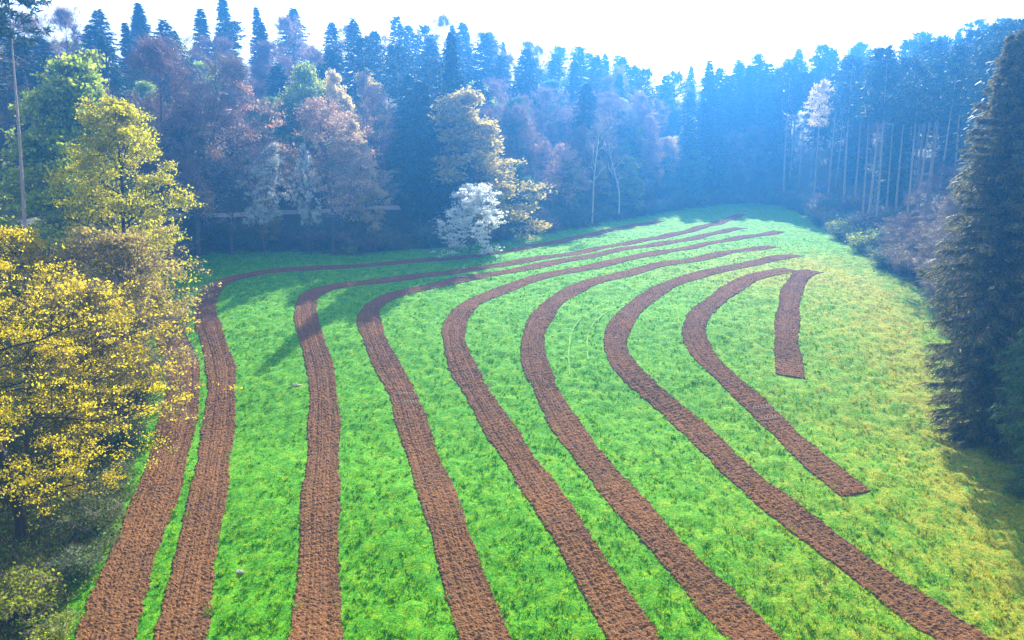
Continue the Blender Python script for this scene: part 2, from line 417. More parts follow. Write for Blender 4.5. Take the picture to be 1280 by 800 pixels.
def dry_and_lit_tint(x, y):
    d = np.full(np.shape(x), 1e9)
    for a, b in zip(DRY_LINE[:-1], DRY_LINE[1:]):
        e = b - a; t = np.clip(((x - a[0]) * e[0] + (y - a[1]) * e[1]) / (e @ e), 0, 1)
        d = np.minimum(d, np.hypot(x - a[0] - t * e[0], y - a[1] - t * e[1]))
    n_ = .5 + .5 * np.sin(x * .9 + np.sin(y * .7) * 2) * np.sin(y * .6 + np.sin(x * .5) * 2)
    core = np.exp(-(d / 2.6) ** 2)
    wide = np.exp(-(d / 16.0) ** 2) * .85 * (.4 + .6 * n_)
    crest = .5 * np.exp(-(((x - 38) / 14) ** 2 + ((y - 106) / 7) ** 2))  # pool of sunlight at the crest, painted in as yellower grass
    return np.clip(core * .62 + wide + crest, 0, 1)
jag = .9 * np.sin(X.ravel() * 1.3 + Yg.ravel() * .7) + .6 * np.sin(Yg.ravel() * 2.1 - X.ravel())
cover = 1 - sstep(-.8, 1.2, ED + jag)
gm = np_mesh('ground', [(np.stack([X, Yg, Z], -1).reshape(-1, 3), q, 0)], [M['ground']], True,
             attrs={'cover': cover, 'dry': dry_and_lit_tint(X.ravel(), Yg.ravel())})
tag(link('ground', gm), 'green meadow sloping up to the forest with brown leaf litter under the trees', kind='structure')

# ------------------------------------------------------------------ tilled strips
for (ln, wd), (_, _, lb) in zip(LINES, STRIPS):
    n = len(ln); t = np.gradient(ln, axis=0); t /= np.linalg.norm(t, axis=1)[:, None]
    nr = np.stack([-t[:, 1], t[:, 0]], 1)
    m = int(wd / .11) + 1
    u = np.linspace(-1, 1, m)
    edge = wd / 2 + .05 * rs.normal(size=(n, 1)) + .10 * np.sin(np.arange(n) * .055)[:, None] + np.convolve(rs.normal(size=n), np.ones(9) / 3, 'same')[:, None] * .055
    PX = ln[:, None, 0] + nr[:, None, 0] * u[None] * edge
    PYY = ln[:, None, 1] + nr[:, None, 1] * u[None] * edge
    s = np.arange(n)[:, None] * .11
    prof = .016 * np.cos(u * wd / .36 * 2 * np.pi)[None] + .016 * np.cos(s * 2 * np.pi / .55)
    hgt = .085 + prof + rs.normal(size=(n, m)) * .021 + .02 * rs.normal(size=(n, m)) * (rs.rand(n, m) > .9)
    # wheel ruts run along the strip
    hgt -= .06 * np.exp(-((np.abs(u) - .45) / .10) ** 2)[None]
    hgt *= sstep(1.0, .93, np.abs(u))[None] * 1.0
    hgt[:, 0] = -.05; hgt[:, -1] = -.05; hgt[0] = -.05; hgt[-1] = -.05
    ZZ = terrain(PX, PYY) + hgt
    ii, jj = np.meshgrid(np.arange(n - 1), np.arange(m - 1), indexing='ij')
    qq = np.stack([ii * m + jj, ii * m + jj + 1, (ii + 1) * m + jj + 1, (ii + 1) * m + jj], -1).reshape(-1, 4)
    me = np_mesh('tilled_strip', [(np.stack([PX, PYY, ZZ], -1).reshape(-1, 3), qq, 0)], [M['soil']])
    tag(link('tilled_strip', me), lb, kind='structure')

# ------------------------------------------------------------------ grass (stuff)
def grass_field(n, y0, y1, hmin, hmax, wv, per):
    # denser towards the viewer
    yy = y0 + (y1 - y0) * rs.rand(n) ** 1.35
    xx = (rs.rand(n) * 2 - 1) * (yy * .80 + 6)
    pat = np.sin(xx * 3.1 + 2 * np.sin(yy * 1.7)) * np.sin(yy * 3.7 + 2 * np.sin(xx * 1.3)) + .5 * np.sin(xx * 7.3 + yy * 3) 
    ok = (pat > -.35 + .5 * rs.normal(size=n)) & (edge_dist(xx, yy) < .3) & (strip_dist(xx, yy) > -.10 + .16 * rs.normal(size=n))
    xx, yy = xx[ok], yy[ok]
    dr = dry_and_lit_tint(xx, yy)
    cl = .5 + .5 * np.sin(xx * 1.9 + np.sin(yy * 1.3) * 2) * np.sin(yy * 2.3 + np.sin(xx * 1.1) * 2)
    hh = (hmin + (hmax - hmin) * rs.rand(len(xx)) * (.4 + .6 * cl))
    out = []
    P = np.repeat(np.stack([xx, yy, terrain(xx, yy) - .02], 1), per, 0)
    P[:, :2] += rs.normal(size=(len(P), 2)) * .07
    D = np.stack([rs.normal(size=len(P)) * .55, rs.normal(size=len(P)) * .55, np.ones(len(P))], 1); D /= np.linalg.norm(D, axis=1)[:, None]
    H = np.repeat(hh, per) * (.6 + .6 * rs.rand(len(P)))
    dry_lit_b = np.repeat(dr, per) + .08 > rs.rand(len(P)) * 1.15
    V, Fq = blades(P, D, H, wv, rs, .2)
    return V, Fq, dry_lit_b
V, Fq, db = grass_field(130000, 30, 122, .04, .20, .06, 4)
Vb, Fb, dbb = grass_field(55000, 30, 150, .14, .40, .07, 8)
V = np.concatenate([V, Vb]); db = np.concatenate([db, dbb])
Va = V.reshape(-1, 4, 3)
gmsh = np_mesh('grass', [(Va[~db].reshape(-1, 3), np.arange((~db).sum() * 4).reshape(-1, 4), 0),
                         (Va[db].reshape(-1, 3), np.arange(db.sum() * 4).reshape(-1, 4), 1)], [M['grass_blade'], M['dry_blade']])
tag(link('grass', gmsh), 'short bright green meadow grass between the tilled strips', kind='stuff')

# ------------------------------------------------------------------ trees: generators
def bez(p0, d0, L, r, n=6, up=.3, wob=.12):
    P = [np.array(p0, float)]; d = np.array(d0, float); d /= np.linalg.norm(d)
    for k in range(n):
        P.append(P[-1] + d * L / n)
        d = d + r.normal(size=3) * wob + np.array([0, 0, up / n]); d /= np.linalg.norm(d)
    return np.array(P)

def broadleaf(seed, H, spread, crown_base, shape, limbs, subs, subsubs, trunk_r, droop=.25, up=.35, rise=.6, lean=(0, 0), forks=0):
    """woody skeleton: returns trunk lines, branch lines (by level) and tips (pos, dir)"""
    r = np.random.RandomState(seed)
    trunk = bez((0, 0, -.6), (lean[0], lean[1], 1), H * .93, r, 10, .1, .05)
    tr = np.interp(np.linspace(0, 1, 11), [0, .06, 1], [trunk_r * 1.5, trunk_r, trunk_r * .12])
    tl = [(trunk, tr)]
    big, mid_, small, tips, tdir = [], [], [], [], []
    for k in range(limbs):
        t = (k + r.rand()) / limbs
        zf = crown_base + (1 - crown_base) * t * .97
        i = zf * 10; i0 = min(int(i), 9); p = trunk[i0] * (1 - (i - i0)) + trunk[i0 + 1] * (i - i0)
        L = spread * shape(t) * (.58 + .75 * r.rand() ** 1.3)
        if L < .4: continue
        a = k * 2.4 + r.rand() * .9
        d = np.array([math.cos(a), math.sin(a), rise * (.4 + .9 * t) + r.normal() * .12])
        P = bez(p, d, L, r, 7, up, .13)
        rr = np.linspace(trunk_r * (.42 - .25 * t), .025, 8)
        big.append((P, rr))
        for s in range(subs):
            q = .25 + .75 * (s + r.rand()) / subs; i = min(q, .999) * 7; i0 = int(i); p2 = P[i0] * (1 - (i - i0)) + P[i0 + 1] * (i - i0)
            dd = P[i0 + 1] - P[i0]; dd /= np.linalg.norm(dd)
            sd_ = np.cross(dd, r.normal(size=3)); sd_ /= np.linalg.norm(sd_)
            d2 = dd * .6 + sd_ * .8 + np.array([0, 0, .15 - droop * .3])
            L2 = L * .45 * (1.15 - .5 * q) * (.7 + .6 * r.rand()) + .4
            P2 = bez(p2, d2, L2, r, 4, up * .6, .16)
            mid_.append((P2, np.linspace(rr[i0] * .5 + .01, .012, 5)))
            for e in range(subsubs):
                q = .3 + .7 * (e + r.rand()) / subsubs; i = min(q, .999) * 4; i0 = int(i); p3 = P2[i0] * (1 - (i - i0)) + P2[i0 + 1] * (i - i0)
                dd = P2[i0 + 1] - P2[i0]; dd /= np.linalg.norm(dd)
                d3 = dd * .7 + r.normal(size=3) * .55 + np.array([0, 0, -droop * .5])
                P3 = bez(p3, d3, L2 * .4 * (.6 + .8 * r.rand()) + .25, r, 2, 0, .2)
                small.append((P3, np.array([.014, .01, .005])))
                tips.append(P3[2]); tdir.append(P3[2] - P3[0]); tips.append(P3[1]); tdir.append(P3[1] - P3[0])
    tips = np.array(tips); tdir = np.array(tdir); tdir /= np.linalg.norm(tdir, axis=1)[:, None] + 1e-9
    return tl, big, mid_, small, tips, tdir

def round_s(t): return max(math.sin(math.pi * min(t * .86 + .17, 1)) ** .7, .12)
def cone_s(t): return 1.05 - .88 * t
def egg_s(t): return max(math.sin(math.pi * min(t * .72 + .28, 1)) ** .8, .1)
def wide_s(t): return 1.0 - .45 * t ** 2

def broad_proto(seed, H=26, spread=6, cb=.3, shape=egg_s, limbs=18, subs=6, subsubs=5, tr=.22, leaf_n=6, leaf_size=.38, sig=.45,
                leafm='leaf_green', barkm='bark', twigs=0, twig_len=.9, twig_w=.035, twigm=None, blob=0, **kw):
    r = np.random.RandomState(seed + 500)
    tl, big, md, sm, tips, td = broadleaf(seed, H, spread, cb, shape, limbs, subs, subsubs, tr, **kw)
    v1, f1 = tubes(tl, 8); v2, f2 = tubes(big, 5)
    trunk = np_mesh('trunk', [(v1, f1, 0), (v2, f2, 0)], [M[barkm]], True)
    g = []; v3, f3 = tubes(md, 4 if seed >= 1000 else 3); g.append((v3, f3, 0))
    if seed >= 1000: v4, f4 = tubes(sm, 3); g.append((v4, f4, 0))
    mats = [M[barkm], M[leafm], M[twigm or barkm]]
    if leaf_n:
        # not every tip carries leaves: leaves gaps; clumps differ in density
        q_ = tips * (9. / spread ** .5 / 3); w_ = r.rand(4) * 6
        cl_ = np.sin(q_[:, 0] + w_[0] + 1.5 * np.sin(q_[:, 2] + w_[1])) * np.sin(q_[:, 1] + w_[2] + 1.5 * np.sin(q_[:, 0] * 1.2)) + .6 * np.sin(q_[:, 2] * 1.7 + q_[:, 1] + w_[3])
        dens = r.gamma(1.1, .9, len(tips)) * np.clip(.75 + .9 * cl_, .08, 1.8)
        cnt = np.round(leaf_n * dens).astype(int)
        P = np.repeat(tips, cnt, 0) + r.normal(size=(cnt.sum(), 3)) * sig * np.array([1.1, 1.1, .45])
        v, f = leaves(P, leaf_size * (.6 + .8 * r.rand(len(P))), r); g.append((v, f, 1))
    if twigs:
        P = np.repeat(tips, twigs, 0); D = np.repeat(td, twigs, 0) * .9 + rnd_dir(len(P), r) * .75 + np.array([0, 0, .15]); D /= np.linalg.norm(D, axis=1)[:, None]
        P = P - D * twig_len * .25 + r.normal(size=P.shape) * .15
        v, f = blades(P, D, twig_len * (.5 + r.rand(len(P))), twig_w, r); g.append((v, f, 2))
    crown = np_mesh('crown', g, mats)
    return dict(H=H, parts=[('trunk', trunk), ('crown', crown)])

def conifer_proto(seed, H=28, Rr=4.2, z0=.08, whorl=.55, per=7, pts=8, m=2, spray=.8, sw=.26, power=.85, droop=.35, matn='spruce', barkm='bark', tr=.26, bare=False, hero=False):
    r = np.random.RandomState(seed)
    zs = []; z = z0 * H
    while z < H * .985: zs.append(z); z += whorl * (.6 + .8 * r.rand()) * (.55 + .45 * (1 - z / H))
    zb, az, Lb = [], [], []
    ph = r.rand(8) * 6.28
    for z in zs:
        t = (z / H - z0) / (1 - z0)
        L0 = Rr * (1 - t) ** power * (1 if t > .12 else .75 + 2 * t) + .12
        if hero: L0 *= .55 + .45 * min(t / .35, 1)
        k = max(int(per * (.7 + .3 * (1 - t))), 4); a0 = r.rand() * 6.28
        for e in range(k):
            a = a0 + e * 6.283 / k + r.normal() * .22
            lob = 1 + .12 * math.sin(2 * a + ph[0] + z * .5) + .10 * math.sin(3 * a + ph[1] - z * .9)
            zb.append(z + r.normal() * .12); az.append(a); Lb.append(L0 * lob * (.72 + .42 * r.rand()))
    zb, az, Lb = map(np.array, (zb, az, Lb)); B = len(zb)
    rel = np.clip((zb / H - z0) / (1 - z0), 0, 1)
    def pos(t, b):   # branch curve: out, sagging, tip lifting
        x = Lb[b] * t
        dz = Lb[b] * ((.35 * rel[b] ** 1.5) * t * 1.2 - droop * (1 - rel[b] * .8) * (t ** 1.2 - .42 * t ** 3.2))
        return np.stack([np.cos(az[b]) * x, np.sin(az[b]) * x, zb[b] + dz], -1)
    # woody branches
    tg = np.linspace(0, 1, 4)
    lines = [(np.array([pos(tt, b_) for tt in tg]), np.linspace(.03 + .012 * Lb[b_], .008, 4)) for b_ in range(B)]
    vb, fb = tubes(lines, 3)
    tv, tf = tubes([(np.array([[0, 0, -.6], [0, 0, H * .05], [0, 0, H * .5], [0, 0, H * .995]]), np.array([tr * 1.5, tr, tr * .6, .02]))], 8)
    # sprays
    b = np.repeat(np.arange(B), pts * m)
    t = np.tile(np.repeat((np.arange(pts) + .5) / pts, m), B); t = np.clip(.10 + .92 * t + r.normal(size=len(t)) * .05, .06, 1.0)
    P = pos(t, b)
    out = np.stack([np.cos(az[b]), np.sin(az[b]), np.zeros(len(b))], -1); side = np.stack([-np.sin(az[b]), np.cos(az[b]), np.zeros(len(b))], -1)
    sgn = np.where(r.rand(len(b)) > .5, 1., -1.)[:, None]
    wdt = (1 - t) ** .6 * .9 + .25
    D = out * (.45 + .6 * r.rand(len(b)))[:, None] + side * sgn * (.25 + .75 * r.rand(len(b)))[:, None] * wdt[:, None]
    dz = (-.25 - .9 * r.rand(len(b)) * (1 - rel[b] * .8)) if droop > .3 else (-.2 + .5 * r.rand(len(b)))
    D = D + np.array([0, 0, 1]) * dz[:, None] + r.normal(size=D.shape) * .15
    D /= np.linalg.norm(D, axis=1)[:, None]
    Ls = spray * (.5 + .9 * r.rand(len(b))) * (.45 + .55 * np.minimum(Lb[b] / Rr * 1.5, 1))
    v, f = blades(P, D, Ls, sw * (.6 + .8 * r.rand(len(b))), r, .35)
    g = [(v, f, 1), (vb, fb, 0)]
    if hero:   # secondary needles along each spray for a ragged outline
        k = 3
        P2 = np.repeat(P, k, 0) + np.repeat(D * Ls[:, None], k, 0) * r.rand(len(P) * k)[:, None]
        D2 = np.repeat(D, k, 0) * .5 + rnd_dir(len(P2), r) * .8 + np.array([0, 0, -.35]); D2 /= np.linalg.norm(D2, axis=1)[:, None]
        v, f = blades(P2, D2, .34 * (.5 + r.rand(len(P2))), .07, r, .5); g.append((v, f, 1))
    crown = np_mesh('crown', g, [M[barkm], M[matn]])
    trunk = np_mesh('trunk', [(tv, tf, 0)], [M[barkm]], True)
    return dict(H=H, parts=[('trunk', trunk), ('crown', crown)])

def pine_proto(seed, H=33, cb=.66, Rr=3.2, tr=.24):
    """tall forest conifer: long bare pale trunk, short dark top"""
    r = np.random.RandomState(seed)
    P = bez((0, 0, -.6), (r.normal() * .012, r.normal() * .012, 1), H, r, 9, .02, .008)
    lines = [(P, np.linspace(tr * 1.15, .03, 10))]
    vt, ft = tubes(lines, 8)
    dead = []
    for k in range(26):
        zf = .2 + (cb - .2) * r.rand(); i = zf * 9; i0 = int(i); p = P[i0] * (1 - (i - i0)) + P[i0 + 1] * (i - i0); a = r.rand() * 6.28
        L = .5 + 1.6 * r.rand(); dead.append((bez(p, (math.cos(a), math.sin(a), -.25), L, r, 3, -.1, .1), np.array([.025, .02, .012, .005])))
    vd, fd = tubes(dead, 3)
    trunk = np_mesh('trunk', [(vt, ft, 0), (vd, fd, 0)], [M['bark_pale']], True)
    br, SP, SD, SL = [], [], [], []
    z = cb * H
    while z < H * .99:
        t = (z / H - cb) / (1 - cb); i = z / H * 9; i0 = min(int(i), 8); p = P[i0] * (1 - (i - i0)) + P[i0 + 1] * (i - i0)
        for e in range(6):
            a = r.rand() * 6.28; L = Rr * (.35 + 1.0 * math.sin(math.pi * min(.22 + t * .78, 1)) ** .8) * (.6 + .6 * r.rand())
            Q = bez(p, (math.cos(a), math.sin(a), -.1 + .5 * t), L, r, 4, .25, .1); br.append((Q, np.linspace(.045, .01, 5)))
            for s in range(9):
                q = (.25 + .75 * r.rand()) * 3.999; j = int(q); c = Q[j] * (1 - q + j) + Q[j + 1] * (q - j)
                for _ in range(3): SP.append(c + r.normal(size=3) * .12); SD.append((Q[-1] - Q[0]) / L * .5 + r.normal(size=3) * .55 + np.array([0, 0, -.1])); SL.append(.35 + .6 * r.rand())
        z += .42 + .3 * r.rand()
    SP, SD, SL = map(np.array, (SP, SD, SL)); SD /= np.linalg.norm(SD, axis=1)[:, None]
    v, f = blades(SP, SD, SL, .2, r, .35); vb, fb = tubes(br, 3)
    crown = np_mesh('crown', [(v, f, 1), (vb, fb, 0)], [M['bark'], M['pine']])
    return dict(H=H, parts=[('trunk', trunk), ('crown', crown)])

def shrub_proto(seed, H=2.4, Rr=1.6, stems=16, subs=5, leaf_n=5, leaf_size=.16, leafm='leaf_mid', barkm='bark', twigs=3, twigm='twig_grey', twig_len=.5, twig_w=.022):
    r = np.random.RandomState(seed); st, sb, tips, td = [], [], [], []
    for k in range(stems):
        a = r.rand() * 6.28; sp = Rr * r.rand() ** .6
        P = bez((math.cos(a) * .15 * r.rand(), math.sin(a) * .15 * r.rand(), -.15), (math.cos(a) * sp / H * 1.2, math.sin(a) * sp / H * 1.2, 1), H * (.65 + .4 * r.rand()) * (1.1 - .25 * sp / Rr), r, 6, .05, .12)
        st.append((P, np.linspace(.035, .01, 7)))
        for s in range(subs):
            q = (.25 + .75 * (s + r.rand()) / subs) * 5.99; j = int(q); p = P[j] * (1 - q + j) + P[j + 1] * (q - j)
            Q = bez(p, r.normal(size=3) * .7 + np.array([math.cos(a) * .4, math.sin(a) * .4, .5]), H * .22 * (.6 + .8 * r.rand()), r, 3, 0, .2)
            sb.append((Q, np.array([.014, .011, .008, .004]))); tips += [Q[1], Q[2], Q[3]]; td += [Q[3] - Q[0]] * 3
    tips = np.array(tips); td = np.array(td); td /= np.linalg.norm(td, axis=1)[:, None]
    v1, f1 = tubes(st, 4); v2, f2 = tubes(sb, 3); g = []
    if leaf_n:
        P = np.repeat(tips, leaf_n, 0) + r.normal(size=(len(tips) * leaf_n, 3)) * H * .065
        v, f = leaves(P, leaf_size * (.6 + .8 * r.rand(len(P))), r); g.append((v, f, 1))
    if twigs:
        P = np.repeat(tips, twigs, 0); D = np.repeat(td, twigs, 0) + rnd_dir(len(P), r) * .8; D /= np.linalg.norm(D, axis=1)[:, None]
        v, f = blades(P, D, twig_len * (.5 + r.rand(len(P))), twig_w, r); g.append((v, f, 2))
    g.append((v2, f2, 0))
    return dict(H=H, parts=[('stems', np_mesh('stems', [(v1, f1, 0)], [M[barkm]], True)), ('foliage' if leaf_n else 'twigs', np_mesh('foliage', g, [M[barkm], M[leafm], M[twigm]]))])

COUNT = [0]
def plant(proto, name, x, y, z, H, label, cat='tree', group=None, rz=None, wide=1.0, tilt=(0, 0), mats=None):
    e = bpy.data.objects.new(name, None); COL.objects.link(e)
    e.empty_display_size = .3
    e.location = (x, y, z); s = H / proto['H']
    e.scale = (s * wide, s * wide, s)
    e.rotation_euler = (tilt[0], tilt[1], rs.rand() * 6.283 if rz is None else rz)
    tag(e, label, cat, group)
    for nm, me in proto['parts']:
        o = bpy.data.objects.new(nm, me); COL.objects.link(o); o.parent = e
        if mats and nm in ('crown', 'foliage'):
            for si, mn in mats.items():
                o.material_slots[si].link = 'OBJECT'; o.material_slots[si].material = M[mn]
    COUNT[0] += 1
    return e

SPR = [conifer_proto(10 + k, H=28, Rr=[3.6, 4.8, 4.2, 5.2][k], z0=[.06, .12, .25, .35][k], power=[.9, .7, .6, .75][k], pts=9, m=2, spray=.95, sw=.24, per=[7, 6, 6, 7][k]) for k in range(4)]
PIN = [pine_proto(30 + k, cb=.64 + .05 * k) for k in range(3)]
BARE = [broad_proto(50 + k, H=24, spread=5 + k * .6, cb=.28, limbs=18, subs=6, subsubs=5, leaf_n=0, twigs=9, twig_len=1.0, twig_w=.05, twigm='twig_pink', shape=[egg_s, round_s, egg_s][k]) for k in range(3)]
BUD = [broad_proto(60 + k, H=22, spread=5.2, cb=.25, limbs=18, subs=6, subsubs=5, leaf_n=5, leaf_size=.30, sig=.45, leafm='leaf_rust', twigs=5, twigm='twig_pink', twig_w=.045) for k in range(2)]
LEAF = [broad_proto(70 + k, H=22, spread=5, cb=.18, limbs=22, subs=6, subsubs=5, leaf_n=18, leaf_size=.38, sig=.45, leafm='leaf_mid', twigs=0, shape=[egg_s, cone_s, round_s][k], rise=[.6, .25, .5][k], up=[.35, .1, .3][k]) for k in range(3)]
BLOS = [broad_proto(80 + k, H=9, spread=3.2, cb=.12, limbs=22, subs=6, subsubs=5, tr=.12, leaf_n=12, leaf_size=.2, sig=.15, leafm='blossom', barkm='bark', twigs=0, shape=egg_s) for k in range(2)]
SHR = [shrub_proto(90, leafm='undergrowth', leaf_n=4), shrub_proto(91, leafm='leaf_mid', leaf_n=6), shrub_proto(92, leaf_n=0, twigs=8, twigm='twig_pink', twig_w=.03)]

BLOT = broad_proto(84, H=14, spread=3.6, cb=.3, limbs=16, subs=6, subsubs=5, tr=.12, leaf_n=15, leaf_size=.22, sig=.2, leafm='blossom', twigs=4, twigm='twig_grey')
BIR = broad_proto(95, H=22, spread=4.2, cb=.35, limbs=12, subs=5, subsubs=4, tr=.2, leaf_n=0, twigs=5, twig_len=.9, twig_w=.04, twigm='twig_grey', barkm='bark_birch', rise=1.3)
LONE = pine_proto(33, H=34, cb=.80, Rr=3.4, tr=.25)
G_FAR = 'trees of the forest wall'
# ------------------------------------------------------------------ individually placed trees  (column, distance, top row)
def tree(proto, name, px, Y, top, label, cat='tree', group=None, wide=1., mats=None, rz=None, tilt=(0, 0), off=.8):
    x, y, z = at(px, Y)
    while edge_dist(x, y)[0] < off and 600 < px: Y += 1.5; x, y, z = at(px, Y)
    H = height_for(x, Y, z, top)
    for _ in range(3):
        x = (px - 640) / F * (Y * CT + (CAM_Z - z - H * .5) * ST); z = terrain1(x, Y); H = height_for(x, Y, z, top)
    y = Y; TAKEN.append((x, y, 2.2)); SPECIAL.append((px, Y))
    return plant(proto, name, x, y, z, H, label, cat, group, rz, wide, tilt, mats)
TAKEN = []; SPECIAL = []

OAK = broad_proto(1001, H=25, spread=10.5, cb=.16, shape=wide_s, limbs=30, subs=8, subsubs=6, tr=.36, leaf_n=18, leaf_size=.175, sig=.28,
                  leafm='leaf_yellow', barkm='bark_dark', twigs=5, twig_len=.7, twig_w=.022, rise=.28, up=.12, droop=.3)
OAK2 = broad_proto(1002, H=31, spread=6.8, cb=.25, shape=egg_s, limbs=30, subs=8, subsubs=6, tr=.34, leaf_n=15, leaf_size=.26, sig=.36,
                   leafm='leaf_lime', barkm='bark_dark', twigs=4, twig_len=.6, twig_w=.02, rise=.5, up=.3)
HAZEL = broad_proto(1003, H=15, spread=5.2, cb=.06, shape=egg_s, limbs=26, subs=8, subsubs=6, tr=.14, leaf_n=8, leaf_size=.22, sig=.3,
                    leafm='leaf_olive', barkm='bark', twigs=6, twig_len=.6, twig_w=.022, twigm='twig_grey', rise=.9, up=.4)
tree(OAK, 'oak_tree', 2, 46, 262, 'large golden yellow oak with dark crooked limbs filling the bottom left edge', rz=.6, wide=.95)
tree(OAK2, 'maple_tree', 152, 74, 92, 'tall lime yellow tree with airy crown standing above the golden oak', rz=1.2)
tree(OAK2, 'maple_tree', 25, 62, 262, 'golden tree half hidden behind the crown of the large yellow oak', rz=3.9, mats={1: 'leaf_yellow'}, wide=1.1)
tree(HAZEL, 'hazel_tree', 158, 67, 270, 'brown twiggy hazel with small olive leaves at the upper end of the outermost strip')
tree(HAZEL, 'hazel_tree', 128, 59, 330, 'lower hazel thicket with sparse yellow leaves between the oak and the outermost strip', mats={1: 'leaf_yellow'}, wide=1.2)

HSPR = conifer_proto(2001, H=38, Rr=7.2, z0=.03, whorl=.66, per=9, pts=22, m=3, spray=.85, sw=.13, power=.74, droop=.50, matn='spruce_near', barkm='bark', tr=.42, hero=True)
tree(HSPR, 'spruce_tree', 1262, 60, 30, 'huge shaggy brown green spruce with hooked branch tips at the right border', wide=1.0, tilt=(0, -.035), rz=0)
tree(HSPR, 'spruce_tree', 1350, 50, 130, 'yellow green spruce edge cut off by the border in front of the huge spruce', wide=.9, mats={1: 'spruce_young'}, rz=2.)

# left hillside
tree(LONE, 'pine_tree', 11, 86, -60, 'lone bare pale trunk rising past the top edge in the left corner', cat='tree', wide=.8, tilt=(0, .085), rz=0)
tree(LEAF[1], 'beech_tree', 48, 96, 38, 'layered green beech with yellow top nearest the left border', mats={1: 'leaf_green'}, wide=1.1)
tree(LEAF[1], 'beech_tree', 98, 104, 45, 'slimmer green beech directly right of the yellow topped beech', mats={1: 'leaf_green'}, wide=.85)
tree(BARE[1], 'bare_tree', 196, 118, 22, 'large bare grey purple tree rising behind the lime yellow tree', wide=1.15, mats={2: 'twig_pink'})
tree(BARE[0], 'bare_tree', 238, 122, 30, 'slender bare tree with a few yellowish buds, right of the large bare tree', mats={2: 'twig_grey'})
tree(BUD[0], 'budding_tree', 282, 126, 82, 'rust pink budding tree left of the first white blossoming tree')
tree(BLOT, 'blossoming_tree', 326, 124, 165, 'slim white blossoming tree above the road, furthest left of the white ones', wide=.7)
tree(LEAF[0], 'young_tree', 370, 146, 62, 'bright green crown high among dark spruces, left of the cream tree', mats={1: 'leaf_green'}, wide=.8)
tree(BUD[1], 'budding_tree', 412, 129, 104, 'broad pink orange budding tree below the cream coloured one', wide=1.15)
tree(BLOT, 'blossoming_tree', 386, 123, 168, 'pale blossoming tree tangled with the pink budding tree', wide=.38)
tree(LEAF[1], 'larch_tree', 438, 140, 74, 'slim cream coloured larch high above the pink budding tree', mats={1: 'leaf_cream'}, wide=.65)
tree(LEAF[1], 'larch_tree', 458, 133, 138, 'smaller cream larch tip just right of the pink budding tree', mats={1: 'leaf_cream'}, wide=.7)
tree(BLOS[0], 'blossoming_tree', 490, 150, 208, 'small faint blossoming tree at the end of the visible road')
tree(SPR[0], 'spruce_tree', 566, 143, 36, 'tallest dark spruce with wide skirt standing behind the olive yellow tree', wide=.95)
tree(SPR[1], 'spruce_tree', 522, 140, 120, 'dark spruce shoulder filling the gap left of the olive yellow tree', wide=.9)
tree(LEAF[1], 'linden_tree', 602, 131, 104, 'big conical olive yellow tree above the white bush like blossoming tree', mats={1: 'leaf_olive'}, wide=1.5)
tree(LEAF[2], 'young_tree', 650, 136, 195, 'blue green young tree at the right foot of the olive yellow tree', wide=1.)
tree(BLOS[1], 'blossoming_tree', 587, 121, 218, 'bright white rounded blossoming tree on the meadow edge', wide=1.1)
tree(BIR, 'birch_tree', 775, 160, 150, 'leaning pale birch with white forked stem in the middle of the forest edge', tilt=(0, .08))
tree(BIR, 'birch_tree', 742, 162, 120, 'upright pale birch left of the leaning one', wide=.8)
tree(LEAF[2], 'young_tree', 868, 195, 178, 'pale green young tree at the far forest edge, below the light gap', wide=.9)
tree(PIN[1], 'pine_tree', 1022, 190, 98, 'tree with a glowing cream yellow top among the dark pines', mats={1: 'leaf_cream'}, wide=.75)
tree(BARE[0], 'bare_tree', 1165, 112, 190, 'reddish bare tree against the pine trunks, left of the huge spruce', wide=1.1)
tree(BARE[1], 'bare_tree', 1188, 84, 232, 'low brown leafless tree at the foot of the huge spruce', wide=1.4, mats={2: 'twig_grey'})
tree(BARE[0], 'bare_tree', 1172, 92, 240, 'russet leafless tree squeezed between the two brown leafless trees', wide=1.5)
tree(BARE[2], 'bare_tree', 1128, 112, 262, 'thin russet tree at the end of the row of green bushes', wide=1.3)
tree(SPR[2], 'spruce_tree', 1212, 90, 175, 'olive green spruce just behind the left flank of the huge spruce', mats={1: 'spruce_near'}, wide=1.1)
tree(SPR[3], 'spruce_tree', 1238, 98, 110, 'taller olive green spruce peeking out behind the top of the huge spruce', mats={1: 'spruce_near'}, wide=1.0)
tree(BARE[2], 'bare_tree', 1150, 98, 255, 'smaller brown leafless tree beside the meadow corner', wide=1.4, mats={2: 'twig_grey'})

# ------------------------------------------------------------------ tall pines with bare pale trunks on the right
G_PINE = 'tall pines with bare pale trunks'
pines = [(985, 150, 78), (992, 146, 84), (1003, 143, 90), (1018, 148, 92), (1024, 155, 100), (1041, 150, 88), (1062, 140, 70), (1076, 143, 82), (1086, 152, 90), (1094, 137, 58),
         (1104, 146, 75), (1116, 140, 90), (1128, 150, 72), (1143, 132, 80), (1155, 128, 74), (1170, 140, 70)]
side_words = ['first', 'second', 'third', 'fourth', 'fifth', 'sixth', 'seventh', 'eighth', 'ninth', 'tenth', 'eleventh', 'twelfth', 'thirteenth', 'fourteenth', 'fifteenth', 'sixteenth']
for k, (px, Y, top) in enumerate(pines):
    tree(PIN[k % 3], 'pine_tree', px, Y, top, 'tall pine with bare pale trunk, %s from the left in the pine stand' % side_words[k], group=G_PINE, wide=.9 + .3 * rs.rand(), tilt=(0, rs.normal() * .012), off=7 + 8 * rs.rand())

